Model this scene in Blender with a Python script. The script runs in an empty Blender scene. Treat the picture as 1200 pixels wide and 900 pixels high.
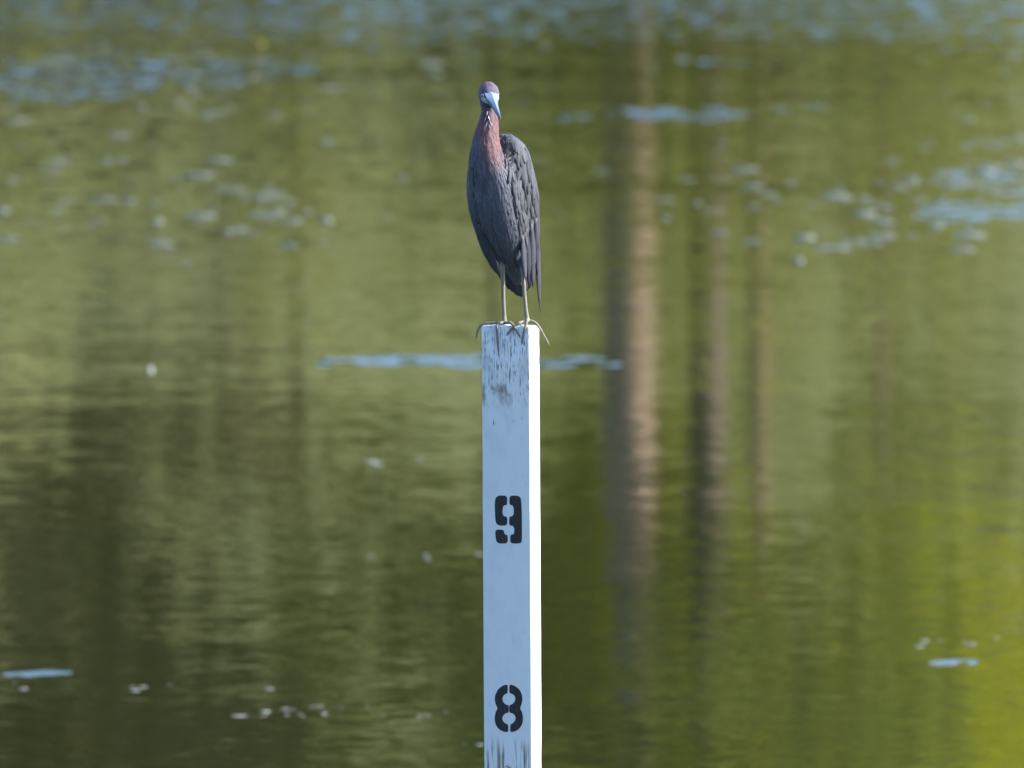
import bpy, bmesh, math, random
from mathutils import Vector, Matrix, noise
from mathutils.bvhtree import BVHTree
from mathutils.geometry import tessellate_polygon

random.seed(7)
scene = bpy.context.scene
col = scene.collection
R = math.radians

# ------------------------------------------------------------------ camera
CAM = Vector((0.0, -25.0, 3.0))
AIM = Vector((0.0, 0.0, 1.43))
DIST = (AIM - CAM).length
F = 725.0 * DIST                       # focal length in pixels of a 1200 px wide picture
cam_data = bpy.data.cameras.new('camera')
cam = bpy.data.objects.new('camera', cam_data)
col.objects.link(cam)
cam.location = CAM
cam.rotation_euler = (AIM - CAM).to_track_quat('-Z', 'Y').to_euler()
cam_data.sensor_width = 36.0
cam_data.lens = 36.0 * F / 1200.0
cam_data.clip_start = 0.5
cam_data.clip_end = 6000.0
cam_data.dof.use_dof = True
cam_data.dof.focus_distance = DIST - 0.02
cam_data.dof.aperture_fstop = cam_data.lens / 36.0
scene.camera = cam

# ------------------------------------------------------------------ sky and sun
SUN_EL = R(33.0)
SUN_AZ = math.atan2(1.0, -0.02)        # clockwise from +Y
world = bpy.data.worlds.new('World')
scene.world = world
world.use_nodes = True
wn = world.node_tree
bg = wn.nodes['Background']
sky = wn.nodes.new('ShaderNodeTexSky')
sky.sky_type = 'NISHITA'
sky.sun_disc = False
sky.sun_elevation = SUN_EL
sky.sun_rotation = SUN_AZ
sky.altitude = 0.0
sky.air_density = 1.0
sky.dust_density = 1.6
sky.ozone_density = 4.0
wn.links.new(sky.outputs['Color'], bg.inputs['Color'])
bg.inputs['Strength'].default_value = 0.15
sun_data = bpy.data.lights.new('sun', 'SUN')
sun_data.energy = 5.0
sun_data.angle = R(0.53)
sun_data.color = (1.0, 0.93, 0.82)
sun = bpy.data.objects.new('sun', sun_data)
col.objects.link(sun)
sdir = Vector((math.sin(SUN_AZ) * math.cos(SUN_EL), math.cos(SUN_AZ) * math.cos(SUN_EL), math.sin(SUN_EL)))
sun.rotation_euler = sdir.to_track_quat('Z', 'Y').to_euler()
sun.location = (30, -20, 40)

vs = scene.view_settings
vs.view_transform = 'Standard'
vs.look = 'None'
vs.exposure = 1.2
vs.gamma = 1.0
vs.use_curve_mapping = False

# ------------------------------------------------------------------ small helpers
FWD = (AIM - CAM).normalized()
RIGHT = Vector((1, 0, 0))
UP = RIGHT.cross(FWD)

def ray(px, py):
    return (FWD + RIGHT * ((px - 600.0) / F) + UP * ((450.0 - py) / F)).normalized()

def P(px, py, y=0.0):
    """the point of the plane y = const that a measured picture point stands for"""
    d = ray(px, py)
    return CAM + d * ((y - CAM.y) / d.y)

def W(px, py):
    """the point of the water surface that a measured picture point stands for"""
    d = ray(px, py)
    return CAM + d * (-CAM.z / d.z)

def link(name, mesh, parent=None, mat=None):
    o = bpy.data.objects.new(name, mesh)
    col.objects.link(o)
    if mat is not None and not mesh.materials:
        mesh.materials.append(mat)
    if parent is not None:
        o.parent = parent
        o.matrix_parent_inverse = Matrix.Identity(4)
    return o

def mesh_from(name, verts, faces, smooth=True):
    me = bpy.data.meshes.new(name)
    me.from_pydata([tuple(v) for v in verts], [], faces)
    me.update()
    if smooth:
        me.polygons.foreach_set('use_smooth', [True] * len(me.polygons))
    return me

def tag(o, label=None, cat=None, group=None, kind=None):
    if label: o['label'] = label
    if cat: o['category'] = cat
    if group: o['group'] = group
    if kind: o['kind'] = kind
    return o

def empty(name, loc):
    o = bpy.data.objects.new(name, None)
    o.empty_display_size = 0.1
    col.objects.link(o)
    o.location = loc
    return o

def loft(verts, faces, rings, n=16):
    """rings: list of (centre, axis_a, axis_b) vectors; closed tube appended to verts/faces"""
    base = len(verts)
    for c, a, b in rings:
        for i in range(n):
            t = 2 * math.pi * i / n
            verts.append(c + a * math.cos(t) + b * math.sin(t))
    for r in range(len(rings) - 1):
        for i in range(n):
            j = (i + 1) % n
            faces.append((base + r * n + i, base + r * n + j, base + (r + 1) * n + j, base + (r + 1) * n + i))
    faces.append(tuple(base + i for i in reversed(range(n))))
    faces.append(tuple(base + (len(rings) - 1) * n + i for i in range(n)))

def tube(verts, faces, pts, radii, n=10):
    rings = []
    for i, p in enumerate(pts):
        d = (pts[min(i + 1, len(pts) - 1)] - pts[max(i - 1, 0)]).normalized()
        a = d.cross(Vector((0.13, 0.97, 0.2))).normalized()
        if a.length < 0.1: a = Vector((1, 0, 0))
        b = d.cross(a).normalized()
        rings.append((p, a * radii[i], b * radii[i]))
    loft(verts, faces, rings, n)

# ------------------------------------------------------------------ materials
def new_mat(name):
    m = bpy.data.materials.new(name)
    m.use_nodes = True
    return m, m.node_tree, m.node_tree.nodes['Principled BSDF']

def nd(nt, typ, **kw):
    n = nt.nodes.new(typ)
    for k, v in kw.items():
        setattr(n, k, v)
    return n

def math_n(nt, op, a, b=None, clamp=False):
    n = nt.nodes.new('ShaderNodeMath'); n.operation = op; n.use_clamp = clamp
    for i, v in enumerate((a, b)):
        if v is None: continue
        if isinstance(v, (int, float)): n.inputs[i].default_value = v
        else: nt.links.new(v, n.inputs[i])
    return n.outputs[0]

def noise_n(nt, vec, scale, detail=3.0, rough=0.5):
    n = nt.nodes.new('ShaderNodeTexNoise')
    n.inputs['Scale'].default_value = scale
    n.inputs['Detail'].default_value = detail
    n.inputs['Roughness'].default_value = rough
    nt.links.new(vec, n.inputs['Vector'])
    return n

def mapping(nt, vec, scale=(1, 1, 1), loc=(0, 0, 0)):
    n = nt.nodes.new('ShaderNodeMapping')
    n.inputs['Scale'].default_value = scale
    n.inputs['Location'].default_value = loc
    nt.links.new(vec, n.inputs['Vector'])
    return n.outputs[0]

def ramp(nt, fac, stops):
    n = nt.nodes.new('ShaderNodeValToRGB')
    e = n.color_ramp.elements
    while len(e) < len(stops): e.new(0.5)
    for k, (p, c) in enumerate(stops):
        e[k].position = p
        e[k].color = (*c, 1.0) if len(c) == 3 else c
    nt.links.new(fac, n.inputs['Fac'])
    return n.outputs['Color']

def mix_col(nt, fac, a, b, blend='MIX'):
    n = nt.nodes.new('ShaderNodeMix'); n.data_type = 'RGBA'; n.blend_type = blend
    for sock, v in ((n.inputs[0], fac), (n.inputs[6], a), (n.inputs[7], b)):
        if isinstance(v, (int, float)): sock.default_value = v
        elif isinstance(v, tuple): sock.default_value = (*v, 1.0)
        else: nt.links.new(v, sock)
    return n.outputs[2]

def smooth_band(nt, v, a, b):
    n = nt.nodes.new('ShaderNodeMapRange'); n.interpolation_type = 'SMOOTHSTEP'
    n.inputs[1].default_value = a; n.inputs[2].default_value = b
    nt.links.new(v, n.inputs[0])
    return n.outputs[0]

def simple_noise_mat(name, c1, c2, scale, rough=0.8, detail=4.0, stretch=(1, 1, 1), bump=0.0):
    m, nt, p = new_mat(name)
    tc = nd(nt, 'ShaderNodeTexCoord')
    v = mapping(nt, tc.outputs['Object'], stretch)
    n = noise_n(nt, v, scale, detail)
    c = ramp(nt, n.outputs['Fac'], [(0.32, c1), (0.68, c2)])
    nt.links.new(c, p.inputs['Base Color'])
    p.inputs['Roughness'].default_value = rough
    if bump:
        b = nd(nt, 'ShaderNodeBump'); b.inputs['Strength'].default_value = bump
        b.inputs['Distance'].default_value = 0.01
        nt.links.new(n.outputs['Fac'], b.inputs['Height'])
        nt.links.new(b.outputs['Normal'], p.inputs['Normal'])
    return m

# wind-ruffled patches on the water: centre x, y and radii in metres, slope of the small waves, edge noise
def patch(px, py, wpx, hpx, k):
    c = W(px, py)
    l = W(px - wpx / 2, py); b = W(px, py + hpx / 2); t = W(px, py - hpx / 2)
    return (c.x, (b.y + t.y) / 2, (c - l).length, abs(t.y - b.y) / 2, k)

PATCHES = [
    patch(455, 423, 205, 17, 1.0), patch(560, 424, 215, 17, 1.0), patch(680, 423, 105, 12, 0.8),
    patch(130, 88, 400, 62, 0.62), patch(310, 84, 160, 22, 0.45),
    patch(800, 133, 170, 16, 0.8), patch(668, 138, 55, 12, 0.5), patch(935, 126, 75, 10, 0.5),
    patch(1150, 248, 190, 26, 0.8), patch(1165, 215, 120, 60, 0.45),
    patch(830, 72, 110, 12, 0.5),
    patch(38, 791, 84, 7, 1.0), patch(62, 789, 60, 6, 0.9), patch(1108, 777, 46, 8, 1.4), patch(1122, 776, 44, 8, 1.4), patch(1050, 22, 380, 50, 0.5),
    patch(500, 652, 150, 10, 0.16), patch(340, 836, 180, 8, 0.14), patch(1135, 752, 110, 8, 0.2),
    patch(420, 545, 60, 8, 0.2), patch(1140, 553, 90, 8, 0.14),
]

def water_material():
    m, nt, p = new_mat('pond_water')
    tc = nd(nt, 'ShaderNodeTexCoord')
    obj = tc.outputs['Object']
    sep = nd(nt, 'ShaderNodeSeparateXYZ'); nt.links.new(obj, sep.inputs[0])
    X, Y = sep.outputs[0], sep.outputs[1]
    # calm ripples: slopes from three sizes of noise
    def slopes(scale_vec, amp_x, amp_y, detail, loc=(0, 0, 0)):
        n = noise_n(nt, mapping(nt, obj, scale_vec, loc), 1.0, detail, 0.55)
        s = nd(nt, 'ShaderNodeSeparateColor'); nt.links.new(n.outputs['Color'], s.inputs[0])
        sx = math_n(nt, 'MULTIPLY', math_n(nt, 'SUBTRACT', s.outputs[0], 0.5), amp_x)
        sy = math_n(nt, 'MULTIPLY', math_n(nt, 'SUBTRACT', s.outputs[1], 0.5), amp_y)
        return sx, sy, s.outputs[2]
    a = slopes((9.0, 19.0, 1), 0.036, 0.028, 3.0)
    b = slopes((2.6, 2.6, 1), 0.012, 0.004, 4.0, (3, 8, 0))
    c = slopes((0.22, 1.9, 1), 0.0, 0.010, 2.0, (11, 2, 0))
    sx = math_n(nt, 'ADD', a[0], b[0])
    sy = math_n(nt, 'ADD', math_n(nt, 'ADD', a[1], b[1]), c[1])
    grow = math_n(nt, 'ADD', 1.0, math_n(nt, 'MULTIPLY', smooth_band(nt, Y, 18.0, 48.0), 3.4))   # breezier further out
    sy = math_n(nt, 'MULTIPLY', sy, grow)
    # ruffled patches
    edge = noise_n(nt, mapping(nt, obj, (1.6, 0.9, 1), (5, 5, 0)), 1.0, 3.0)
    edge = math_n(nt, 'MULTIPLY', math_n(nt, 'SUBTRACT', edge.outputs['Fac'], 0.5), 2.4)
    edge2 = noise_n(nt, mapping(nt, obj, (11.0, 4.0, 1), (1, 7, 0)), 1.0, 2.0)
    edge = math_n(nt, 'ADD', edge, math_n(nt, 'MULTIPLY', math_n(nt, 'SUBTRACT', edge2.outputs['Fac'], 0.5), 2.2))
    total = None
    for (cx, cy, rx, ry, k) in PATCHES:
        u = math_n(nt, 'DIVIDE', math_n(nt, 'SUBTRACT', X, cx), rx)
        v = math_n(nt, 'DIVIDE', math_n(nt, 'SUBTRACT', Y, cy), ry)
        d = math_n(nt, 'ADD', math_n(nt, 'MULTIPLY', u, u), math_n(nt, 'MULTIPLY', v, v))
        d = math_n(nt, 'ADD', d, edge)
        f = smooth_band(nt, d, 1.15, 0.45)
        f = math_n(nt, 'MULTIPLY', f, k)
        total = f if total is None else math_n(nt, 'MAXIMUM', total, f)
    # a breeze far out roughens the surface a little more
    far = math_n(nt, 'ADD', math_n(nt, 'MULTIPLY', smooth_band(nt, Y, 12.0, 50.0), 0.30), math_n(nt, 'MULTIPLY', smooth_band(nt, Y, 46.0, 57.0), 0.42))
    total = math_n(nt, 'MAXIMUM', total, far)
    rn = noise_n(nt, mapping(nt, obj, (7.0, 4.0, 1), (2, 1, 0)), 1.0, 2.0)
    rn2 = smooth_band(nt, math_n(nt, 'ADD', rn.outputs['Fac'], math_n(nt, 'MULTIPLY', total, 0.22)), 0.55, 0.75)
    ruff = math_n(nt, 'MULTIPLY', math_n(nt, 'MULTIPLY', smooth_band(nt, total, 0.02, 0.5), rn2), math_n(nt, 'SUBTRACT', -0.080, math_n(nt, 'MULTIPLY', smooth_band(nt, Y, 28.0, 44.0), 0.055)))
    sy = math_n(nt, 'ADD', sy, ruff)
    comb = nd(nt, 'ShaderNodeCombineXYZ')
    nt.links.new(sx, comb.inputs[0]); nt.links.new(sy, comb.inputs[1]); comb.inputs[2].default_value = 1.0
    nrm = nd(nt, 'ShaderNodeVectorMath', operation='NORMALIZE')
    nt.links.new(comb.outputs[0], nrm.inputs[0])
    nt.links.new(nrm.outputs[0], p.inputs['Normal'])
    p.inputs['Base Color'].default_value = (0.022, 0.030, 0.010, 1)
    p.inputs['Roughness'].default_value = 0.015
    p.inputs['IOR'].default_value = 1.333
    return m

M_WATER = water_material()
M_GROUND = simple_noise_mat('grass_ground', (0.030, 0.045, 0.003), (0.165, 0.165, 0.022), 0.8, 0.95, 10.0, (2.2, 1, 1))
M_BARK = simple_noise_mat('bark', (0.075, 0.048, 0.034), (0.34, 0.24, 0.175), 6.0, 0.9, 5.0, (1, 1, 0.25), 0.6)
M_BARK_DARK = simple_noise_mat('dark_bark', (0.03, 0.022, 0.02), (0.13, 0.095, 0.08), 6.0, 0.9, 5.0, (1, 1, 0.25), 0.6)

def leaf_mat(name, c1, c2, trans=0.35):
    m, nt, p = new_mat(name)
    g = nd(nt, 'ShaderNodeNewGeometry')
    c = ramp(nt, g.outputs['Random Per Island'], [(0.1, c1), (0.9, c2)])
    nt.links.new(c, p.inputs['Base Color'])
    p.inputs['Roughness'].default_value = 0.7
    p.inputs['Specular IOR Level'].default_value = 0.2
    tr = nd(nt, 'ShaderNodeBsdfTranslucent')
    nt.links.new(c, tr.inputs['Color'])
    mx = nd(nt, 'ShaderNodeMixShader'); mx.inputs[0].default_value = trans
    nt.links.new(p.outputs[0], mx.inputs[1]); nt.links.new(tr.outputs[0], mx.inputs[2])
    nt.links.new(mx.outputs[0], nt.nodes['Material Output'].inputs['Surface'])
    return m

M_LEAF_LIME = leaf_mat('leaf_lime', (0.26, 0.29, 0.006), (0.46, 0.46, 0.014), 0.5)
M_LEAF_GOLD = leaf_mat('leaf_gold', (0.13, 0.15, 0.012), (0.25, 0.26, 0.03), 0.45)
M_LEAF_MID = leaf_mat('leaf_mid', (0.085, 0.125, 0.018), (0.20, 0.215, 0.038), 0.45)
M_LEAF_OLIVE = leaf_mat('leaf_olive', (0.16, 0.18, 0.030), (0.27, 0.27, 0.06), 0.5)
M_LEAF_DARK = leaf_mat('leaf_dark', (0.035, 0.055, 0.015), (0.08, 0.105, 0.03), 0.3)
M_LEAF_BROWN = leaf_mat('leaf_brown', (0.11, 0.08, 0.036), (0.25, 0.18, 0.085), 0.35)

# ------------------------------------------------------------------ ground, pond
def ground_h(x, y):
    far = max(0.0, min(1.0, (y - 90.0) / 7.0))
    near = max(0.0, min(1.0, (-21.0 - y) / 4.0))
    far = far * far * (3 - 2 * far); near = near * near * (3 - 2 * near)
    side = max(0.0, min(1.0, (abs(x) - 85.0) / 15.0))
    shore = max(far, near, side)
    z = -1.3 + 2.5 * shore
    if y > 95:
        z += min(y - 95, 140) * 0.16
    z += 0.25 * noise.noise(Vector((x * 0.05, y * 0.05, 0))) * shore
    return z

xs = sorted(set([-3000, -1200, -500, -250] + list(range(-130, 131, 5)) + [250, 500, 1200, 3000]))
ys = sorted(set([-3000, -1000, -300, -120, -60] + list(range(-40, -10, 2)) + list(range(-10, 86, 8)) + list(range(86, 104, 2)) + list(range(104, 260, 8)) + [320, 500, 1200, 3000]))
gv = [(x, y, ground_h(x, y)) for y in ys for x in xs]
nx = len(xs)
gf = [(j * nx + i, j * nx + i + 1, (j + 1) * nx + i + 1, (j + 1) * nx + i) for j in range(len(ys) - 1) for i in range(nx - 1)]
ground = link('ground', mesh_from('ground', gv, gf), None, M_GROUND)
tag(ground, 'grassy ground rising gently beyond the pond', kind='structure')
wv = [(-105, -25, 0), (105, -25, 0), (105, 97, 0), (-105, 97, 0)]
water = link('water', mesh_from('water', wv, [(0, 1, 2, 3)], False), None, M_WATER)
tag(water, 'green pond water with tree reflections', kind='structure')

# ------------------------------------------------------------------ trees on the far bank
def leaves(clumps, count, size, seed):
    rnd = random.Random(seed)
    verts, faces = [], []
    wts = [c[3] ** 2 for c in clumps]
    for _ in range(count):
        cx, cy, cz, r = rnd.choices(clumps, wts)[0]
        d = Vector((rnd.gauss(0, 1), rnd.gauss(0, 1), rnd.gauss(0, 0.75))).normalized() * r * rnd.random() ** 0.45
        p = Vector((cx, cy, cz)) + d
        a = Vector((rnd.gauss(0, 1), rnd.gauss(0, 1), rnd.gauss(0, 0.6))).normalized()
        b = a.cross(Vector((rnd.gauss(0, 1), rnd.gauss(0, 1), rnd.gauss(0, 1)))).normalized()
        s = size * rnd.uniform(0.6, 1.3)
        k = len(verts)
        verts += [p - a * s, p + b * s * 0.45, p + a * s, p - b * s * 0.45]
        faces.append((k, k + 1, k + 2, k + 3))
    return mesh_from('leaves', verts, faces, False)

def tree_meshes(h, r0, crown_from, spread, nl, leaf, seed, lean=0.02):
    rnd = random.Random(seed)
    verts, faces = [], []
    pts = [Vector((lean * z + 0.05 * noise.noise(Vector((z * 0.4, seed, 0))), 0.05 * noise.noise(Vector((seed, z * 0.4, 3))), z))
           for z in [-0.4, 0, 0.4, 1.2, 2.5, 4, 5.5, 7, 9, h * 0.8, h * 0.95] if z < h]
    radii = [r0 * (1.35 if p.z < 0.1 else 1.12 if p.z < 0.6 else 1.0) * max(0.12, 1 - 0.85 * max(p.z, 0) / h) for p in pts]
    tube(verts, faces, pts, radii, 12)
    clumps = []
    n = int(10 + h)
    for i in range(n):
        f = i / (n - 1)
        z = crown_from + (h - crown_from) * f
        ang = i * 2.4 + rnd.uniform(-0.4, 0.4)
        rad = spread * (0.35 + 0.65 * math.sin(math.pi * min(1, 0.25 + f * 0.75))) * rnd.uniform(0.5, 1.0)
        e = Vector((lean * z + math.cos(ang) * rad, math.sin(ang) * rad, z))
        s = Vector((lean * z, 0, max(0.5, z - rad * 0.45)))
        if s.z < h * 0.93:
            mid = (s + e) / 2 + Vector((0, 0, 0.12 * rad))
            rr = r0 * 0.32 * (1 - 0.6 * s.z / h)
            tube(verts, faces, [s, mid, e], [rr, rr * 0.6, rr * 0.2], 6)
        clumps.append((e.x, e.y, e.z, spread * rnd.uniform(0.28, 0.45)))
    return mesh_from('trunk', verts, faces), leaves(clumps, nl, leaf, seed + 50)

TREE_KINDS = {
    'tall': (tree_meshes(10.5, 0.29, 5.1, 2.6, 3800, 0.14, 1), M_LEAF_MID),
    'slim': (tree_meshes(10.5, 0.20, 5.2, 2.2, 3600, 0.14, 2, -0.01), M_LEAF_MID),
    'lime': (tree_meshes(9.5, 0.032, 4.2, 3.0, 5000, 0.13, 3, 0.01), M_LEAF_LIME),
    'young': (tree_meshes(8.5, 0.062, 4.4, 2.4, 3500, 0.13, 15, 0.01), M_LEAF_LIME),
    'dark': (tree_meshes(11.0, 0.14, 4.9, 3.5, 13000, 0.15, 4, 0.0), M_LEAF_DARK),
    'brown': (tree_meshes(8.0, 0.09, 3.6, 3.0, 8000, 0.13, 5, 0.02), M_LEAF_BROWN),
    'gold': (tree_meshes(8.5, 0.045, 3.2, 2.2, 4500, 0.12, 9, 0.0), M_LEAF_GOLD),
    'olive': (tree_meshes(7.5, 0.04, 1.3, 2.8, 4500, 0.13, 12, 0.0), M_LEAF_OLIVE),
    'round': (tree_meshes(8.0, 0.12, 0.9, 3.2, 7000, 0.2, 6, 0.0), M_LEAF_MID),
}

def place_tree(kind, x, y, rz, s, label, group, name='bank_tree'):
    (tm, lm), leafm = TREE_KINDS[kind]
    root = empty(name, (x, y, ground_h(x, y)))
    root.rotation_euler = (0, 0, rz)
    root.scale = (s, s, s)
    tag(root, label, 'tree', group)
    link('trunk', tm, root, M_BARK if kind in ('tall', 'lime', 'young') else M_BARK_DARK)
    link('crown', lm, root, leafm)
    return root

def bankx(px, y):                       # x of something at distance y seen mirrored at picture column px
    return (px - 600.0) / F * (y + 25.0)

place_tree('tall', bankx(727, 96), 96, 0.0, 1.0, 'stout pale-barked tree with a tall bare trunk on the far bank', None)
place_tree('slim', bankx(830, 97), 97, 1.0, 1.0, 'slender dark-barked tree with a bare trunk on the far bank', None)
place_tree('young', bankx(893, 99), 99, 2.0, 1.0, 'thin young tree with lime-yellow leaves on the far bank', None)
place_tree('lime', bankx(1040, 101), 101, 3.1, 1.0, 'bushy lime-leaved tree in front of an olive-leaved tree on the far bank', None)
for (px, y, rz, s, lab) in ((-90, 98, 0.3, 1.0, 'brown-leaved tree with a wide crown on the far bank'), (-420, 100, 2.2, 1.1, 'tallest brown-leaved tree on the far bank')):
    place_tree('brown', bankx(px, y), y, rz, s, lab, 'brown-leaved trees on the far bank')
for (px, y, rz, s, lab) in ((-28, 104, 0.0, 1.1, 'dark green tree behind the brown-leaved trees'), (-560, 105, 1.0, 1.05, 'dark green tree at the end of the tree row')):
    place_tree('dark', bankx(px, y), y, rz, s, lab, 'dark trees on the far bank')
place_tree('gold', bankx(578, 101), 101, 0.5, 1.0, 'yellow-green tree leafy to the ground on the far bank', None)
place_tree('olive', bankx(1228, 114), 114, 0.5, 1.0, 'olive-leaved tree behind the lime-leaved trees', None)
place_tree('olive', bankx(880, 116), 116, 2.5, 0.85, 'small olive-leaved tree behind the thin young tree', None)
# leafy waterside bushes in front of the trunks
BUSHES = []
for sd in (31, 32, 33):
    rr_ = random.Random(sd)
    cl = [(rr_.uniform(-1.4, 1.4), rr_.uniform(-.6, .6), rr_.uniform(0.3, 2.1), rr_.uniform(.4, .65)) for _ in range(15)]
    lm = leaves(cl, 1500, 0.09, sd)
    vv, fl = [], []
    for (a_, b_, c_, r_) in cl:
        tube(vv, fl, [Vector((a_ * .15, b_ * .15, -.1)), Vector((a_ * .6, b_ * .6, c_ * .55)), Vector((a_, b_, c_))], [.02, .014, .006], 5)
    BUSHES.append((mesh_from('stems', vv, fl), lm))
rnd = random.Random(8)
for i in range(21):
    x = -19 + i * 2.35 + rnd.uniform(-.5, .5)
    y = rnd.uniform(93.2, 94.4)
    if i >= 17: x, y = bankx((735, 825, 905, 490)[i - 17], 94), 94.2 + 0.2 * (i - 17)
    root = empty('waterside_bush', (x, y, ground_h(x, y)))
    root.rotation_euler = (0, 0, rnd.uniform(-.4, .4)); k = rnd.uniform(.8, 1.1); root.scale = (k, k, k * 1.5)
    tag(root, 'leafy olive bush at the water edge of the far bank', 'bush', 'bushes along the far bank')
    link('stems', BUSHES[i % 3][0], root, M_BARK); link('foliage', BUSHES[i % 3][1], root, M_LEAF_OLIVE)
rnd = random.Random(3)
for i in range(12):
    x = -60 + i * 11 + rnd.uniform(-2, 2)
    place_tree('round', x, rnd.uniform(205, 235), rnd.uniform(0, 6), rnd.uniform(0.8, 1.15),
               'round green tree in the belt on the grassy slope', 'trees on the slope')

# ------------------------------------------------------------------ gauge post
ALPHA = R(26.0)
POST_TOP = P(596, 381, 0.0)
PW, PD = 0.0862, 0.038
post = empty('depth_gauge_post', (0.0, 0.0, 0.0))
tag(post, 'white painted wooden gauge board with black stencilled numbers 9 and 8', 'post')
LEAN = R(-0.33)
BED = ground_h(0, 0)
post.location = (POST_TOP.x + math.tan(-LEAN) * (POST_TOP.z - BED) + 0.0029, 0.0, BED)
post.rotation_euler = (Matrix.Rotation(LEAN, 4, 'Y') @ Matrix.Rotation(-ALPHA, 4, 'Z')).to_euler()
PH = POST_TOP.z - BED
post_mw = Matrix.Translation(post.location) @ post.rotation_euler.to_matrix().to_4x4()
post_inv = post_mw.inverted()

def post_material():
    m, nt, p = new_mat('weathered_white_paint')
    tc = nd(nt, 'ShaderNodeTexCoord'); obj = tc.outputs['Object']
    sep = nd(nt, 'ShaderNodeSeparateXYZ'); nt.links.new(obj, sep.inputs[0])
    Xs, Z = sep.outputs[0], sep.outputs[2]
    grain = noise_n(nt, mapping(nt, obj, (480, 480, 26)), 1.0, 5.0, 0.62)
    specks = noise_n(nt, mapping(nt, obj, (330, 330, 90), (3, 1, 7)), 1.0, 2.0, 0.5)
    blot = noise_n(nt, mapping(nt, obj, (46, 46, 24), (1.6, 4, 2.3)), 1.0, 3.0, 0.6)
    streak = noise_n(nt, mapping(nt, obj, (150, 150, 9), (8, 1, 2)), 1.0, 3.0, 0.6)
    zt = PH
    def zpy(py): return zt - (py - 381.0) / 725.0
    top = smooth_band(nt, Z, zpy(560), zpy(385))                      # more wear towards the top
    band = math_n(nt, 'MULTIPLY', smooth_band(nt, Z, zpy(480), zpy(462)), smooth_band(nt, Z, zpy(446), zpy(456)))
    low = smooth_band(nt, Z, zpy(858), zpy(890))
    # thin dark cracks and specks
    thr = math_n(nt, 'SUBTRACT', 0.632, math_n(nt, 'MULTIPLY', top, 0.115))
    crack = math_n(nt, 'MULTIPLY', math_n(nt, 'SUBTRACT', math_n(nt, 'ADD', math_n(nt, 'MULTIPLY', grain.outputs['Fac'], 0.7), math_n(nt, 'MULTIPLY', specks.outputs['Fac'], 0.3)), thr), 14.0, True)
    # soft grey weathering
    wash = math_n(nt, 'MULTIPLY', math_n(nt, 'MULTIPLY', smooth_band(nt, blot.outputs['Fac'], 0.42, 0.7), math_n(nt, 'ADD', math_n(nt, 'MULTIPLY', top, 0.45), 0.10)), 1.0)
    # brown stains: a band below the top and runs near the bottom
    st1 = math_n(nt, 'MULTIPLY', band, smooth_band(nt, math_n(nt, 'ADD', blot.outputs['Fac'], math_n(nt, 'MULTIPLY', smooth_band(nt, math_n(nt, 'ABSOLUTE', Xs), 0.028, 0.043), 0.14)), 0.46, 0.64))
    st2 = math_n(nt, 'MULTIPLY', low, smooth_band(nt, streak.outputs['Fac'], 0.47, 0.62))
    stain = math_n(nt, 'MAXIMUM', math_n(nt, 'MULTIPLY', st1, 0.75), math_n(nt, 'MULTIPLY', st2, 0.9), True)
    c = mix_col(nt, wash, (0.74, 0.79, 0.84), (0.40, 0.41, 0.41))
    c = mix_col(nt, stain, c, (0.19, 0.13, 0.08))
    c = mix_col(nt, crack, c, (0.10, 0.085, 0.07))
    nt.links.new(c, p.inputs['Base Color'])
    p.inputs['Roughness'].default_value = 0.6
    bmp = nd(nt, 'ShaderNodeBump'); bmp.inputs['Strength'].default_value = 0.35; bmp.inputs['Distance'].default_value = 0.002
    nt.links.new(math_n(nt, 'SUBTRACT', grain.outputs['Fac'], math_n(nt, 'MULTIPLY', crack, 0.6)), bmp.inputs['Height'])
    nt.links.new(bmp.outputs['Normal'], p.inputs['Normal'])
    return m

M_POST = post_material()
# board: rounded edges, slightly uneven
bv, bf = [], []
zl = [0.0] + [PH * i / 40 for i in range(1, 40)] + [PH - 0.002, PH]
prof = []
rb = 0.0022
for (sx, sy) in ((-1, -1), (1, -1), (1, 1), (-1, 1)):
    cx, cy = sx * (PW / 2 - rb), sy * (PD / 2 - rb)
    a0 = {(-1, -1): 180, (1, -1): 270, (1, 1): 0, (-1, 1): 90}[(sx, sy)]
    for k in range(4):
        t = R(a0 + 30 * k)
        prof.append((cx + rb * math.cos(t), cy + rb * math.sin(t)))
npf = len(prof)
for z in zl:
    for k, (x, y) in enumerate(prof):
        corner = k // 4
        w = 0.0004 * noise.noise(Vector((corner * 9.1, z * 14, 0))) 
        sh = 1 - (0.0014 / (PW / 2) if z == PH else 0)
        bv.append((x * sh + w, y * (1 - (0.0014 / (PD / 2) if z == PH else 0)), z))
for r in range(len(zl) - 1):
    for i in range(npf):
        j = (i + 1) % npf
        bf.append((r * npf + i, r * npf + j, (r + 1) * npf + j, (r + 1) * npf + i))
bf.append(tuple((len(zl) - 1) * npf + i for i in range(npf)))
bf.append(tuple(reversed(range(npf))))
board_me = mesh_from('board', bv, bf, True)
for pl in board_me.polygons:
    pl.use_smooth = len(pl.vertices) == 4
board = link('board', board_me, post, M_POST)
mod = board.modifiers.new('edges', 'EDGE_SPLIT'); mod.split_angle = R(50)

def on_face(px, py):
    """board coordinates of a measured point on its front face"""
    o = post_inv @ CAM
    d = (post_inv.to_3x3() @ ray(px, py))
    t = (-PD / 2 - o.y) / d.y
    q = o + d * t
    return q.x, q.z

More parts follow.
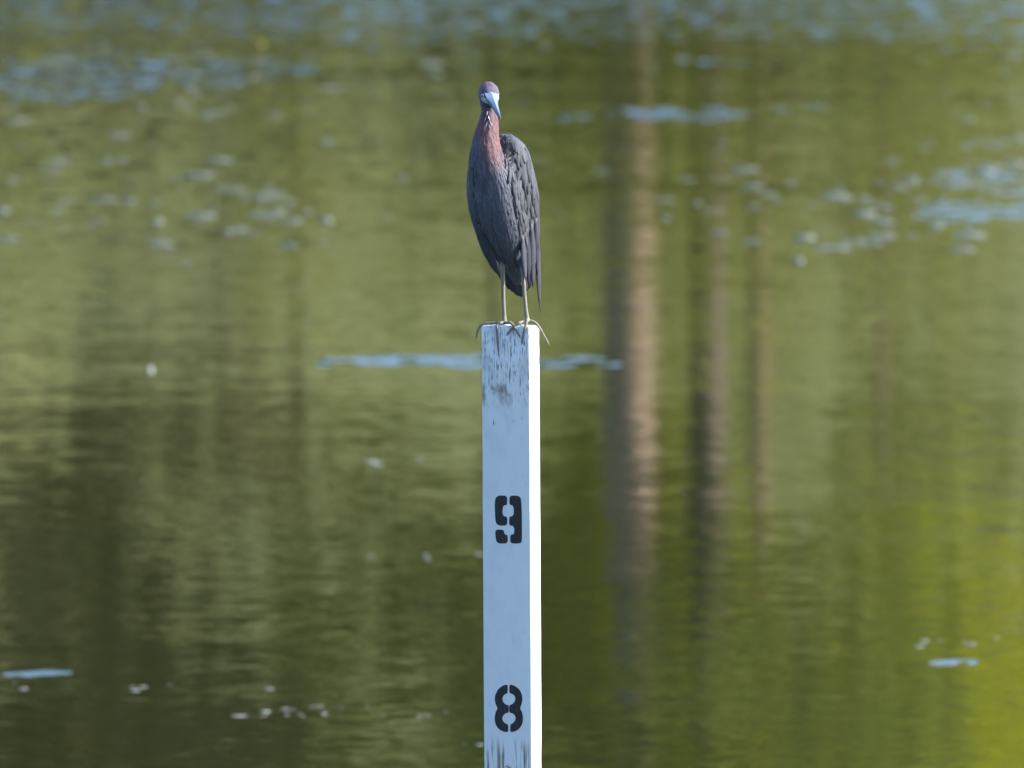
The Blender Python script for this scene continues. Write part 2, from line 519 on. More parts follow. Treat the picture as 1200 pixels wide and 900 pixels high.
def plate(pts2, y0, thick):
    n = len(pts2)
    v = [(x, y0 - thick, z) for x, z in pts2] + [(x, y0 + 0.0005, z) for x, z in pts2]
    tris = tessellate_polygon([[Vector((x, z, 0)) for x, z in pts2]])
    f = []
    for t in tris:
        a, b, c = (Vector((pts2[i][0], 0, pts2[i][1])) for i in t)
        nrm = (b - a).cross(c - a)
        f.append(tuple(t) if nrm.y < 0 else tuple(reversed(t)))
    for i in range(n):
        j = (i + 1) % n
        f.append((i, j, n + j, n + i))
    return v, f

m, nt, p = new_mat('black_stencil_paint')
tc = nd(nt, 'ShaderNodeTexCoord')
nz = noise_n(nt, mapping(nt, tc.outputs['Object'], (380, 380, 60)), 1.0, 4.0, 0.65)
nt.links.new(ramp(nt, nz.outputs['Fac'], [(0.3, (0.006, 0.006, 0.010)), (0.62, (0.018, 0.018, 0.025)), (0.78, (0.11, 0.11, 0.12))]), p.inputs['Base Color'])
p.inputs['Roughness'].default_value = 0.6
M_INK = m

def smooth_poly(pts, it=2):
    for _ in range(it):
        out = []
        n = len(pts)
        for i in range(n):
            a, b = pts[i], pts[(i + 1) % n]
            out.append((a[0] * .8 + b[0] * .2, a[1] * .8 + b[1] * .2))
            out.append((a[0] * .2 + b[0] * .8, a[1] * .2 + b[1] * .8))
        pts = out
    return pts

def numeral(pieces, ox, oy, sc):
    v, f = [], []
    for pc in pieces:
        pts = [on_face(ox + x / sc, oy + y / sc) for x, y in smooth_poly(pc)]
        a, b = plate(pts, -PD / 2, 0.00035)
        k = len(v)
        v += a; f += [tuple(i + k for i in q) for q in b]
    return link('painted_number', mesh_from('painted_number', v, f, False), post, M_INK)

nine = numeral([
    [(318, 168), (403, 170), (404, 258), (370, 264), (360, 290), (360, 345), (372, 368), (404, 372), (404, 458), (322, 458), (290, 425), (284, 205)],
    [(426, 170), (512, 170), (542, 205), (547, 605), (528, 629), (434, 629), (434, 546), (466, 542), (473, 520), (472, 480), (458, 458), (424, 456), (424, 372), (455, 368), (468, 345), (468, 290), (455, 262), (426, 257)],
    [(287, 496), (370, 496), (378, 540), (409, 548), (409, 629), (318, 629), (297, 602)],
], 545, 560, 900 / 110.0)
nine['label'] = 'black stencilled number 9'
eight = numeral([
    [(375, 163), (330, 176), (288, 210), (264, 262), (262, 300), (270, 342), (288, 375), (268, 410), (260, 460), (266, 512), (293, 556), (335, 580), (380, 587), (380, 517), (352, 507), (332, 487), (326, 462), (336, 435), (360, 418), (384, 412), (384, 348), (355, 341), (335, 322), (326, 293), (336, 265), (355, 248), (375, 242)],
    [(390, 163), (435, 176), (480, 210), (502, 262), (504, 300), (496, 342), (482, 375), (502, 410), (510, 460), (504, 512), (477, 556), (438, 579), (398, 586), (398, 517), (420, 507), (438, 487), (446, 462), (438, 435), (415, 418), (388, 412), (388, 348), (412, 341), (434, 322), (444, 293), (436, 265), (415, 248), (390, 242)],
], 545, 780, 7.5)
eight['label'] = 'black stencilled number 8'

# painted-over screw below the 8
sx_, sz_ = on_face(596.5, 900)
v, f = [], []
rings = []
for (yy, r) in ((0.001, 0.0075), (-0.0005, 0.0075), (-0.0016, 0.0068), (-0.0026, 0.0046), (-0.0028, 0.001)):
    rings.append((Vector((sx_, -PD / 2 + yy, sz_)), Vector((r, 0, 0)), Vector((0, 0, r))))
loft(v, f, rings, 18)
screw = link('screw', mesh_from('screw', v, f), post, simple_noise_mat('screw_paint', (0.35, 0.34, 0.32), (0.8, 0.8, 0.8), 300, 0.5))
v, f = [], []
for i in range(1):
    pts = [Vector((sx_ - 0.003 + 0.006 * t, -PD / 2 - 0.0027, sz_ + 0.002 + 0.0012 * math.sin(t * 6))) for t in (0, .25, .5, .75, 1)]
    tube(v, f, pts, [0.0005] * 5, 6)
link('slot', mesh_from('slot', v, f), screw, M_INK)

# ------------------------------------------------------------------ heron
foot_l = P(590.5, 379, 0.0066)
foot_r = P(617.5, 377, -0.0110)
TOPZ = (post_mw @ Vector((0, 0, PH))).z
heron = empty('heron', (P(604, 381, 0.0).x, 0.0, TOPZ))
tag(heron, 'slate blue heron with a purplish neck standing on top of the white post', 'heron')
H_INV = Matrix.Translation(-heron.location)
S = 1.0 / 725.0

verts, faces = [], []
def rings_from(rows):
    out = []
    for (cx, py, hw, dy, hd) in rows:
        out.append((P(cx, py, dy), Vector((hw * S, 0, 0)), Vector((0, hd, 0))))
    return out
# neck and trunk
loft(verts, faces, rings_from([
    (572.5, 121, 7.5, -.030, .013), (573, 127, 8.2, -.028, .0145), (573, 133, 9.0, -.027, .016),
    (572.5, 140, 10.6, -.028, .018), (571.3, 150, 13.0, -.031, .021), (570, 160, 15.0, -.033, .025),
    (569.5, 170, 16.6, -.033, .030), (570, 184, 20.0, -.027, .037), (575, 200, 26.5, -.014, .048),
    (580, 220, 31.5, 0.000, .057), (583, 240, 33.0, .008, .060), (587, 260, 31.5, .015, .058),
    (592, 280, 27.0, .022, .050), (597, 297, 21.0, .030, .041), (602, 312, 14.0, .040, .029),
    (606, 326, 8.0, .052, .018), (608, 334, 4.0, .060, .008)]), 28)
# folded wing and back on the right
loft(verts, faces, rings_from([
    (591, 157, 4.0, .016, .010), (594, 160, 9.5, .018, .022), (598, 167, 15, .022, .034), (601, 178, 18.5, .026, .044),
    (603, 192, 20.5, .028, .050), (605.5, 210, 22.5, .030, .052), (607.5, 230, 23.5, .034, .050),
    (608.5, 252, 22.5, .040, .046), (609.5, 274, 19.5, .048, .040), (611, 294, 15, .056, .032),
    (613, 312, 9.5, .064, .022), (614, 322, 5, .070, .012)]), 24)
# edge of the other folded wing on the left
loft(verts, faces, rings_from([
    (553, 190, 2.5, .002, .010), (552, 205, 4.5, .008, .024), (552, 225, 5.0, .014, .032), (555, 245, 5.5, .022, .034),
    (559.5, 262, 5.5, .032, .032), (565, 280, 5.0, .044, .026), (571, 297, 4.5, .056, .019), (577, 310, 3.2, .066, .011), (582, 320, 1.6, .072, .005)]), 16)
# head
hc = P(573.2, 111, -.032)
haxis = Vector((0.10, -0.93, -0.34)).normalized()
hs = haxis.cross(Vector((0, 0, 1))).normalized()
hu = hs.cross(haxis).normalized()
hr = []
for t, r in ((-1.0, .25), (-.92, .52), (-.75, .78), (-.5, .93), (-.2, 1.0), (.1, .99), (.4, .90), (.65, .76), (.85, .58), (.97, .40), (1.05, .2)):
    hr.append((hc + haxis * t * 0.030, hs * r * 0.0162, hu * r * (0.0175 if t < .3 else 0.0165)))
loft(verts, faces, hr, 24)
# cheek / nape joining head to neck
tube(verts, faces, [P(573, 112, -.020), P(572, 121, -.022), P(573, 131, -.026)], [.0150, .0132, .0112], 20)
# thighs, legs
LEGS = {
    'l': ([(589, 282, .012), (588.5, 298, .010), (588, 309, .009), (588.2, 315, .008), (589, 321, .008), (589.6, 342, .007), (590.3, 362, .0066), (590.8, 373, .0064), (591, 379, .0066)],
          [.0125, .0085, .0058, .0056, .0040, .0034, .0033, .0040, .0046]),
    'r': ([(610, 288, .010), (611, 302, .004), (611.6, 311, .000), (612, 316, -.003), (613, 322, -.005), (614.6, 345, -.008), (616.4, 364, -.0105), (617.2, 371, -.011), (617.8, 377, -.011)],
          [.0115, .0080, .0054, .0050, .0038, .0032, .0032, .0040, .0046]),
}
for k in LEGS:
    pts, rr = LEGS[k]
    tube(verts, faces, [P(*q) for q in pts], rr, 12)
# toes: resting on the top, then over the edge of the board
FY = -0.0185                                              # front face depth near a given column
def front_y(px): return (post_mw @ Vector((0, -PD / 2, PH))).y - math.tan(ALPHA) * ((px - 600) * S - (post_mw @ Vector((0, -PD / 2, PH))).x)
TOES = [
    [(591, 378, .0066), (580, 378.5, .012), (569, 379, .016), (562.5, 382, .018), (559, 389, .018), (557.6, 398, .016)],
    [(590, 378.5, .0066), (584, 378.5, None), (582, 382, None), (583, 397, None), (584.5, 418, None)],
    [(591, 378.5, .0066), (598, 378.0, None), (602, 381.5, None), (606, 389, None), (610.5, 397, None)],
    [(591, 378, .0066), (592, 376.5, .016), (594, 377, .028), (595, 380, .034)],
    [(617.5, 376, -.011), (608, 378.5, None), (602, 383, None), (597, 388, None), (593, 394, None)],
    [(618, 375, -.011), (617, 378, None), (615, 385, None), (613, 395, None), (611, 405, None)],
    [(618, 376, -.011), (624, 376.5, -.012), (629, 379.5, -.013), (634, 387, -.014), (640, 398, -.015), (644.5, 406, -.016)],
    [(617.5, 376.5, -.011), (616, 375.5, .000), (615, 376, .010), (615, 378, .018)],
]
for T in TOES:
    n = len(T)
    pts = []
    for i, (x, y, d) in enumerate(T):
        if d is None:
            d = front_y(x) - (0.0012 if i > 1 else -0.003)
        pts.append(P(x, y, d))
    # densify
    pp, rr = [], []
    for i in range(n - 1):
        for t in (0, .5):
            pp.append(pts[i].lerp(pts[i + 1], t)); rr.append(.0030 - .0014 * (i + t) / (n - 1))
    pp.append(pts[-1]); rr.append(.0007)
    tube(verts, faces, pp, rr, 8)

raw = mesh_from('body_raw', verts, faces)
tmp = bpy.data.objects.new('tmp_body', raw); col.objects.link(tmp)
rm = tmp.modifiers.new('remesh', 'REMESH'); rm.mode = 'VOXEL'; rm.voxel_size = 0.0013; rm.use_smooth_shade = True
dg = bpy.context.evaluated_depsgraph_get()
body_me = bpy.data.meshes.new_from_object(tmp.evaluated_get(dg))
body_me.name = 'body'
bpy.data.objects.remove(tmp)
bm = bmesh.new(); bm.from_mesh(body_me)
soft = [v for v in bm.verts if v.co.z > P(590, 318, 0).z]
for _ in range(6):
    bmesh.ops.smooth_vert(bm, verts=soft, factor=0.5, use_axis_x=True, use_axis_y=True, use_axis_z=True)
bmesh.ops.smooth_vert(bm, verts=bm.verts[:], factor=0.3, use_axis_x=True, use_axis_y=True, use_axis_z=True)
for v_ in bm.verts:                                     # uneven plumage
    if v_.co.z > P(590, 312, 0).z:
        q = v_.co
        v_.co = q + v_.normal * 0.0011 * noise.noise(Vector((q.x * 120, q.y * 120, q.z * 38)))
bm.to_mesh(body_me); bm.free()
body_me.polygons.foreach_set('use_smooth', [True] * len(body_me.polygons))

def pxpy(co):
    d = co - CAM
    z = d.dot(FWD)
    return 600 + F * d.dot(RIGHT) / z, 450 - F * d.dot(UP) / z

def lerp3(a, b, t):
    t = max(0.0, min(1.0, t))
    return tuple(a[i] + (b[i] - a[i]) * t for i in range(3))

SLATE = (0.082, 0.092, 0.125)
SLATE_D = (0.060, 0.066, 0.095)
MAROON = (0.140, 0.074, 0.084)
PURPLE = (0.098, 0.078, 0.125)
LORE = (0.34, 0.42, 0.52)
LEG = (0.20, 0.19, 0.155)

def plumage(co, n=None):
    px, py = pxpy(co)
    py2 = py
    h = (co - hc)
    if py2 > 306 and (min(abs(px - 588.5), abs(px - 612)) < 7 and co.y < 0.02 or py2 > 345):
        if py2 > 312: return LEG
        return lerp3(SLATE_D, LEG, (py2 - 306) / 6)
    if py2 < 128 and co.y < 0.01:
        a = h.dot(haxis) / .030; u = h.dot(hu) / .017
        c = PURPLE
        if a > 0.42 and -0.22 < u < 0.3: c = LORE
        if u < -0.5: c = lerp3(PURPLE, SLATE_D, .5)
        return c
    if py2 < 215 and px < 589 and co.y < 0.01:
        t = (py2 - 172) / 34.0 + abs(px - 577) * 0.016 + max(0, 571 - px) * 0.05 + 0.25 * noise.noise(co * 90)  # maroon fades downwards; shade on the neck's left side is painted in as slate
        base = MAROON if py2 > 138 else lerp3(PURPLE, MAROON, (py2 - 126) / 12)
        return lerp3(base, SLATE, t)
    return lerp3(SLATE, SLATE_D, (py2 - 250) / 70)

ca = body_me.color_attributes.new('plumage', 'FLOAT_COLOR', 'POINT')
for i, v_ in enumerate(body_me.vertices):
    ca.data[i].color = (*plumage(v_.co), 1.0)

def plumage_mat(name, attr=None, base=None, rough=0.65, stretch=(900, 900, 130)):
    m, nt, p = new_mat(name)
    tc = nd(nt, 'ShaderNodeTexCoord')
    n = noise_n(nt, mapping(nt, tc.outputs['Object'], stretch), 1.0, 3.0, 0.6)
    f = ramp(nt, n.outputs['Fac'], [(0.28, (0.62,) * 3), (0.72, (1.35,) * 3)])
    if attr:
        a = nd(nt, 'ShaderNodeAttribute', attribute_name=attr)
        c = mix_col(nt, 1.0, a.outputs['Color'], f, 'MULTIPLY')
    else:
        c = mix_col(nt, 1.0, base, f, 'MULTIPLY')
    if not attr:
        oi = nd(nt, 'ShaderNodeObjectInfo')
        c = mix_col(nt, 1.0, c, ramp(nt, oi.outputs['Random'], [(0.0, (0.68,) * 3), (1.0, (1.3,) * 3)]), 'MULTIPLY')
    nt.links.new(c, p.inputs['Base Color'])
    p.inputs['Roughness'].default_value = rough
    p.inputs['Sheen Weight'].default_value = 0.04
    p.inputs['Specular IOR Level'].default_value = 0.25
    b = nd(nt, 'ShaderNodeBump'); b.inputs['Strength'].default_value = 0.3; b.inputs['Distance'].default_value = 0.001
    nt.links.new(n.outputs['Fac'], b.inputs['Height']); nt.links.new(b.outputs['Normal'], p.inputs['Normal'])
    return m

M_BODY = plumage_mat('heron_plumage', 'plumage')
M_FEATHER = plumage_mat('slate_feather', None, (0.056, 0.062, 0.080), 0.65)
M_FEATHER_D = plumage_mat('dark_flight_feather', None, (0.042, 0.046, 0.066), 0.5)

bvh = BVHTree.FromPolygons([v_.co for v_ in body_me.vertices], [tuple(pl.vertices) for pl in body_me.polygons])

def localise(me):
    me.transform(H_INV)
    return me

# small contour feathers all over the bird: too many to count
fv, ff, fc = [], [], []
def blade(base, tip, nrm, w, lift, color, vv, fl, cc=None, seg=4, camber=0.16, point=0.75):
    d = tip - base
    L = d.length
    t = d / L
    s = t.cross(nrm).normalized()
    nn = s.cross(t).normalized()
    k = len(vv)
    for i in range(seg + 1):
        f_ = i / seg
        wd = w * 0.5 * (min(1.0, 0.45 + 1.6 * f_) if f_ < 0.45 else max(0.05, (1 - ((f_ - 0.45) / 0.55) ** 2.2)) ** point)
        off = lift * f_ ** 1.4
        c = base + d * f_ + nn * off
        vv += [c - s * wd - nn * camber * wd, c + nn * camber * wd * 0.5, c + s * wd - nn * camber * wd]
        if cc is not None: cc += [color] * 3
    for i in range(seg):
        for j in range(2):
            a = k + i * 3 + j
            fl.append((a, a + 1, a + 4, a + 3))

rnd = random.Random(21)
idx = list(range(len(body_me.vertices)))
rnd.shuffle(idx)
grid = {}
def too_close(q, r, cell=0.008):
    key = (int(q.x // cell), int(q.y // cell), int(q.z // cell))
    for dx in (-1, 0, 1):
        for dy_ in (-1, 0, 1):
            for dz in (-1, 0, 1):
                for o in grid.get((key[0] + dx, key[1] + dy_, key[2] + dz), ()):
                    if (o - q).length_squared < r * r: return True
    grid.setdefault(key, []).append(q)
    return False
for i in idx:
    v_ = body_me.vertices[i]
    q = v_.co
    px, py = pxpy(q)
    if py > 306: continue
    colr = plumage(q)
    if colr == LORE: continue
    if py > 160 and px > 593 + (py - 165) * 0.12 and v_.normal.dot(FWD) < 0.1: continue
    if py < 130: L, w, sp = .0075, .0030, .0024
    elif py < 185 and q.y < 0.01: L, w, sp = .0140, .0032, .0035
    elif px > 600 and q.y < 0.08 and py > 158: L, w, sp = .026, .0090, .0066
    else: L, w, sp = .021, .0050, .0052
    if too_close(q, sp): continue
    n = v_.normal.copy()
    g = Vector((0.12, 0.30, -1)) if py > 130 else (-haxis + Vector((0, 0.2, -0.3)))
    t = g - n * g.dot(n)
    if t.length < 0.15: continue
    t.normalize()
    t = (t + Vector((rnd.gauss(0, .1), rnd.gauss(0, .1), rnd.gauss(0, .1)))).normalized()
    L *= rnd.uniform(.8, 1.25)
    tip = q + t * L
    hit = bvh.find_nearest(tip)
    if hit[0] is not None:
        tip = hit[0] + hit[1] * 0.0006
    if (tip - q).length < L * 0.4: continue
    k = rnd.uniform(0.75, 1.28)
    blade(q + n * 0.0002, tip, n, w, L * 0.022, tuple(c * k for c in colr) + (1.0,), fv, ff, fc)
pl_me = mesh_from('plumage', fv, ff)
ca = pl_me.color_attributes.new('plumage', 'FLOAT_COLOR', 'POINT')
ca.data.foreach_set('color', [x for c in fc for x in c])

body = link('body', localise(body_me), heron, M_BODY)
plum = link('contour_feathers', localise(pl_me), heron, M_BODY)
plum['kind'] = 'stuff'

# larger feathers of the folded wings, each a part
def surf(px, py, fallback, off):
    d = ray(px, py)
    h = bvh.ray_cast(CAM, d)
    if h[0] is not None:
        return h[0] + h[1] * off, h[1]
    return P(px, py, fallback) - FWD * off, -FWD

def feather(parent, bx, by, tx, ty, w, off, fb_b, fb_t, mat, lift=0.002, nrm=None, snap=False):
    a, na = surf(bx, by, fb_b, off)
    b, nb = surf(tx, ty, fb_t, off)
    if abs(b.y - a.y) > 0.07: b = P(tx, ty, a.y + 0.03)
    n = nrm or (na + nb + Vector((0.3, -0.2, 0))).normalized()
    vv, fl = [], []
    blade(a, b, n, w * S * 1.35, lift * 0.6, None, vv, fl, None, 8, 0.10, 0.85)
    nseg = len(vv) // 3
    for i in range(nseg if snap else 0):        # lay the feather along the body
        c = vv[i * 3 + 1]
        h = bvh.find_nearest(c)
        if h[0] is not None and h[3] < 0.014 and i < nseg - (2 if lift > 0.002 else 0):
            f_ = i / (nseg - 1)
            for j in range(3):
                q = vv[i * 3 + j]
                hq = bvh.find_nearest(q)
                vv[i * 3 + j] = hq[0] + hq[1] * (off * (0.7 + 0.4 * f_) + (0.0002 if j == 1 else 0.0))
    o = link('feather', localise(mesh_from('feather', vv, fl)), parent, mat)
    so = o.modifiers.new('thickness', 'SOLIDIFY'); so.thickness = 0.0003
    return o

def covert(px, py, r):       # helper outline of wing base mesh
    return surf(px, py, 0.02, 0.0008)

# wing base sheets: a smooth shell that the feathers lie on
def shell(pxs_rows, off):
    vv, fl = [], []
    nc = len(pxs_rows[0][1])
    for (py, cols) in pxs_rows:
        for x in cols:
            vv.append(surf(x, py, 0.03, off)[0])
    for r in range(len(pxs_rows) - 1):
        for c in range(nc - 1):
            a = r * nc + c
            fl.append((a, a + 1, a + nc + 1, a + nc))
    return mesh_from('wing', vv, fl)

rw_rows = []
for (py, l, r) in ((162, 590, 600), (172, 591, 611), (185, 593, 618), (200, 596, 622), (218, 599, 626), (238, 602, 628), (258, 605, 628), (278, 608, 626), (296, 611, 622)):
    rw_rows.append((py, [l + (r - l) * i / 6 for i in range(7)]))
wing_r = link('wing', localise(shell(rw_rows, 0.0012)), heron, M_FEATHER)
wing_r['label'] = 'sunlit folded wing with long loose feathers'
rnd = random.Random(5)
# dark flight feathers at the bottom, then rows upward on top of them
for (bx, by, tx, ty, w) in ((616, 268, 620, 338, 8), (622, 262, 624, 336, 8), (627, 255, 629.5, 322, 7), (629, 268, 631.5, 357, 6), (612, 275, 615, 330, 7), (630, 285, 633, 368, 2.0)):
    feather(wing_r, bx, by, tx, ty, w, 0.0016, 0.04, 0.035, M_FEATHER_D)
for (bx, by, tx, ty, w) in ((604, 215, 613, 261, 9), (609, 222, 616.5, 293, 7.5), (614, 222, 619, 290, 7), (618, 220, 623, 292, 8), (623, 218, 626.5, 288, 8), (627, 222, 630, 292, 6.5), (600, 205, 607, 252, 8)):
    feather(wing_r, bx, by, tx, ty, w, 0.0022, 0.03, 0.03, M_FEATHER, 0.003)
for row, (by, ly, x0, x1, n, w) in enumerate(((232, 44, 606, 628, 9, 7.0), (222, 44, 603, 628, 9, 7.0), (212, 46, 602, 627, 9, 7.0), (200, 44, 600, 625, 9, 7.0), (188, 42, 597, 621, 9, 7.5), (177, 38, 594, 617, 9, 7.5), (167, 34, 590, 610, 8, 7.5), (161, 24, 589, 602, 6, 7))):
    for i in range(n):
        bx = x0 + (x1 - x0) * i / (n - 1) + rnd.uniform(-1, 1)
        feather(wing_r, bx, by + rnd.uniform(-7, 7), bx + 3.2 + rnd.uniform(-1.3, 1.3), by + ly + rnd.uniform(-9, 9), w, 0.0013 + row * 0.00025 + rnd.uniform(0, .0003), 0.03, 0.03, M_FEATHER, 0.0012, None, True)

lw_rows = []
for (py, l, r) in ((196, 549.5, 555), (212, 548.5, 556), (230, 549, 557), (248, 551.5, 560), (264, 556, 564), (280, 562, 569), (296, 568.5, 574), (308, 574.5, 578)):
    lw_rows.append((py, [l + (r - l) * i / 3 for i in range(4)]))
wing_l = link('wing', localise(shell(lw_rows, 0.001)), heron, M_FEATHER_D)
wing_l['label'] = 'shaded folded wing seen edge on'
for (bx, by, tx, ty, w) in ((553, 235, 573, 304, 6), (557, 250, 580, 317, 6), (562, 262, 586.5, 327, 6), (551, 218, 562, 280, 6), (556, 225, 569, 290, 5), (550.5, 203, 555, 255, 6), (554.5, 205, 561, 262, 5)):
    feather(wing_l, bx, by, tx, ty, w, 0.0018, 0.03, 0.06, M_FEATHER_D, 0.001)

# tail
tv, tf = [], []
for i, (bx, tx, ty) in enumerate(((592, 592, 334), (595, 597, 339), (599, 601, 342), (602, 605, 345), (605, 608, 347), (608, 612, 348), (611, 615, 345), (613, 618, 341), (615, 621, 337))):
    blade(P(bx, 300, .055), P(tx, ty, .085 + 0.002 * (i % 2)), Vector((0.2, -1, 0.3)).normalized(), 13 * S, 0.0, None, tv, tf, None, 6, 0.1, 0.45)
tail = link('tail', localise(mesh_from('tail', tv, tf)), heron, M_FEATHER_D)
so = tail.modifiers.new('thickness', 'SOLIDIFY'); so.thickness = 0.0006

# bill: two mandibles along the bill axis
b0 = P(575.6, 115.5, -.056)
b1 = P(586.8, 140.5, -.112)
bd = (b1 - b0)
bt = bd.normalized()
bs = bt.cross(Vector((0, 0, 1))).normalized()
bu = bs.cross(bt).normalized()
def mandible(sgn):
    rr = []
    for t, w, h in ((-.34, .0010, .0010), (-.24, .0070, .0040), (-.10, .0100, .0060), (.04, .0098, .0062), (.2, .0074, .0056), (.4, .0047, .0046), (.6, .0036, .0036), (.8, .0024, .0025), (.93, .0014, .0015), (1.0, .0004, .0004)):
        c = b0 + bd * t + bu * (sgn * h * 0.52 + 0.002 * (1 - t))
        rr.append((c, bs * w, bu * h * 0.55))
    vv, fl = [], []
    loft(vv, fl, rr, 4)
    return localise(mesh_from('mandible', vv, fl, False))
m, nt, p = new_mat('bill_horn')
tc = nd(nt, 'ShaderNodeTexCoord')
nz = noise_n(nt, tc.outputs['Object'], 220, 3.0)
g = nd(nt, 'ShaderNodeNewGeometry')
dt = nd(nt, 'ShaderNodeVectorMath', operation='DOT_PRODUCT')
nt.links.new(tc.outputs['Object'], dt.inputs[0])
dt.inputs[1].default_value = bt
along = nd(nt, 'ShaderNodeMapRange')
s0 = (H_INV @ b0).dot(bt)
along.inputs[1].default_value = s0; along.inputs[2].default_value = s0 + bd.length
nt.links.new(dt.outputs['Value'], along.inputs[0])
c = ramp(nt, along.outputs[0], [(0.0, (0.20, 0.27, 0.38)), (0.5, (0.15, 0.20, 0.28)), (0.95, (0.05, 0.06, 0.09))])
nt.links.new(mix_col(nt, 0.25, c, nz.outputs['Color'], 'OVERLAY'), p.inputs['Base Color'])
p.inputs['Roughness'].default_value = 0.32
M_BILL = m
link('upper_bill', mandible(1), heron, M_BILL)
link('lower_bill', mandible(-1), heron, M_BILL)

# eyes
M_IRIS = simple_noise_mat('pale_iris', (0.55, 0.55, 0.42), (0.8, 0.78, 0.62), 400, 0.2)
m, nt, p = new_mat('pupil'); p.inputs['Roughness'].default_value = 0.05
nz = noise_n(nt, nd(nt, 'ShaderNodeTexCoord').outputs['Object'], 300); nt.links.new(ramp(nt, nz.outputs['Fac'], [(0, (0.003, 0.003, 0.004)), (1, (0.008, 0.007, 0.007))]), p.inputs['Base Color'])
M_PUPIL = m
def ball(c, d, r, depth):
    d = d.normalized()
    a = d.cross(Vector((0, 0, 1))).normalized(); b = a.cross(d)
    rr = []
    for k in range(7):
        t = R(-90 + 30 * k)
        rr.append((c + d * math.sin(t) * r * depth, a * max(.0001, math.cos(t)) * r, b * max(.0001, math.cos(t)) * r))
    vv, fl = [], []
    loft(vv, fl, rr, 16)
    return vv, fl
for (px, py, side) in ((565.8, 112.8, -1), (None, None, 1)):
    if px:
        h = bvh.ray_cast(CAM, ray(px, py))
        ec, en = h[0], h[1]
        mirror = (ec, en)
    else:
        q = mirror[0] - hc
        q = q - hs * 2 * q.dot(hs); ec = hc + q
        en = mirror[1] - hs * 2 * mirror[1].dot(hs)
    en = (en - FWD * 0.6).normalized() if px else en
    vv, fl = ball(ec, en, 0.0038, 0.6)
    eye = link('eye', localise(mesh_from('eye', vv, fl)), heron, M_IRIS)
    vv, fl = ball(ec + en * 0.0016, en, 0.0022, 0.6)
    link('pupil', localise(mesh_from('pupil', vv, fl)), eye, M_PUPIL)

# loose pale throat feathers
vv, fl = [], []
for (bx, by, tx, ty, w) in ((571.5, 130, 571, 136, 2.6), (570, 137, 568.5, 143, 2.6), (572.5, 136, 574, 142, 2.4), (571, 143, 569.5, 150, 2.2), (573.5, 141, 576, 149, 2.2), (573, 147, 574.5, 154, 2.0)):
    a, na = surf(bx, by, -.05, 0.0012); b, nb = surf(tx, ty, -.05, 0.0025)
    blade(a, b, (na + Vector((rnd.gauss(0, .3), 0, 0))).normalized(), w * S * rnd.uniform(.5, .8), 0.001, None, vv, fl, None, 4, 0.3)
link('throat_feathers', localise(mesh_from('throat_feathers', vv, fl)), heron, simple_noise_mat('pale_feather', (0.18, 0.16, 0.18), (0.62, 0.58, 0.60), 400, 0.7))

# ------------------------------------------------------------------ flecks afloat on the pond
m, nt, p = new_mat('pale_fleck')
nz = noise_n(nt, nd(nt, 'ShaderNodeTexCoord').outputs['Object'], 30)
nt.links.new(ramp(nt, nz.outputs['Fac'], [(0.3, (0.07, 0.085, 0.065)), (0.7, (0.17, 0.19, 0.17))]), p.inputs['Base Color'])
p.inputs['Roughness'].default_value = 0.35
M_FLECK = m

def bubble(vv, fl, c, r, h, n=8, e=1.0):
    k = len(vv)
    for (f1, f2) in ((1.0, -0.15), (0.85, 0.5), (0.45, 0.9)):
        for i in range(n):
            t = 2 * math.pi * i / n
            vv.append(Vector((c.x + e * r * f1 * math.cos(t), c.y + r * f1 * math.sin(t), h * f2)))
    vv.append(Vector((c.x, c.y, h)))
    for q in range(2):
        for i in range(n):
            j = (i + 1) % n
            fl.append((k + q * n + i, k + q * n + j, k + (q + 1) * n + j, k + (q + 1) * n + i))
    for i in range(n):
        fl.append((k + 2 * n + i, k + 2 * n + (i + 1) % n, k + 3 * n))

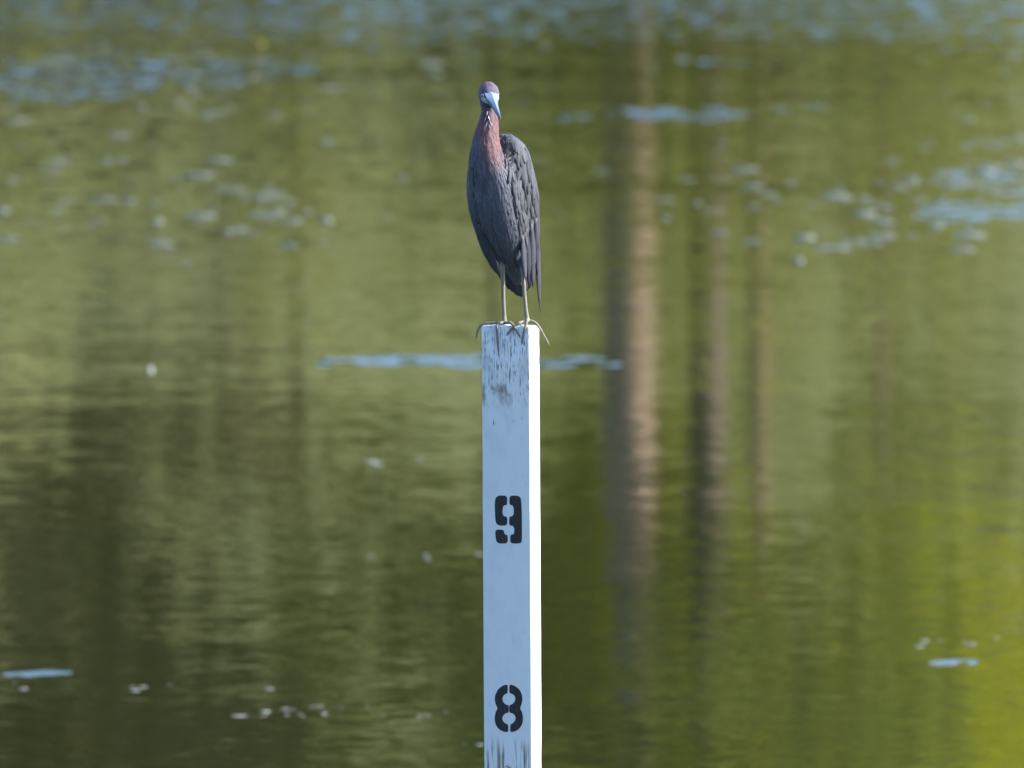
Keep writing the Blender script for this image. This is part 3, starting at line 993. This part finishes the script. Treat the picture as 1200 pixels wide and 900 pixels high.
rnd = random.Random(11)
M_FROTH = simple_noise_mat('white_froth', (0.14, 0.15, 0.14), (0.38, 0.40, 0.38), 25, 0.3)
def scatter(name, label, specs, size, mat=None):
    vv, fl = [], []
    for (cx, cy, sx, sy, n) in specs:
        for _ in range(n):
            c = W(rnd.gauss(cx, sx), rnd.gauss(cy, sy))
            r = rnd.choice((0.4, 0.6, 0.8, 1.3)) * rnd.uniform(.8, 1.2) * size
            bubble(vv, fl, c, r, r * rnd.uniform(0.25, 0.6), 8, rnd.uniform(1.0, 3.2))
    o = link(name, mesh_from(name, vv, fl), None, mat or M_FLECK)
    tag(o, label, None, None, 'stuff')
scatter('pale_flecks', 'pale flecks on the green water', [  # low domes scattered on the water as pale flecks
    (70, 230, 55, 45, 36), (200, 240, 70, 40, 26), (310, 245, 35, 18, 22), (130, 100, 120, 25, 40), (400, 130, 150, 60, 14),
    (1060, 230, 70, 35, 50), (1160, 210, 40, 40, 40), (960, 250, 80, 30, 22), (820, 240, 80, 25, 14), (560, 230, 80, 30, 5)], 0.016)
scatter('shore_froth', 'small specks of froth on the dark water', [
    (120, 806, 90, 3, 7), (340, 834, 40, 4, 14), (500, 836, 40, 3, 5), (430, 540, 20, 4, 5), (500, 652, 50, 3, 9), (1140, 752, 40, 3, 8), (550, 870, 10, 3, 2)], 0.0042, M_FROTH)

def float_fleck(name, px, py, w, h, label, cat):
    c = W(px, py)
    vv, fl = [], []
    bubble(vv, fl, Vector((0, 0, 0)), w, h, 14)
    o = link(name, mesh_from(name, vv, fl), None, M_FROTH)
    o.location = (c.x, c.y, 0)
    tag(o, label, cat)
float_fleck('foam_blob', 176, 434, 0.010, 0.014, 'single round white blob of foam alone on open water', 'foam')

# ------------------------------------------------------------------ yellow sprig standing in the far water
c = W(306, 66)
sprig = empty('water_sprig', (c.x, c.y, 0))
sprig.scale = (0.8, 0.8, 0.9)
tag(sprig, 'small yellow-green sprig sticking out of the water', 'plant')
vv, fl = [], []
tube(vv, fl, [Vector((0, 0, -0.3)), Vector((0.005, 0, 0.03)), Vector((-0.01, 0, 0.09))], [.006, .005, .003], 8)
link('stem', mesh_from('stem', vv, fl), sprig, simple_noise_mat('sprig_stem', (0.14, 0.09, 0.03), (0.25, 0.17, 0.05), 40))
rnd = random.Random(2)
M_SPRIG = simple_noise_mat('sprig_leaf', (0.18, 0.18, 0.03), (0.28, 0.26, 0.05), 40)
for i in range(5):
    vv, fl = [], []
    a = i * 1.35
    blade(Vector((-0.004, 0, 0.03 + 0.012 * i)), Vector((0.05 * math.cos(a), 0.04 * math.sin(a), 0.07 + 0.016 * i)), Vector((0, -1, 0.4)), 0.026, 0.004, None, vv, fl)
    link('leaf', mesh_from('leaf', vv, fl), sprig, M_SPRIG)
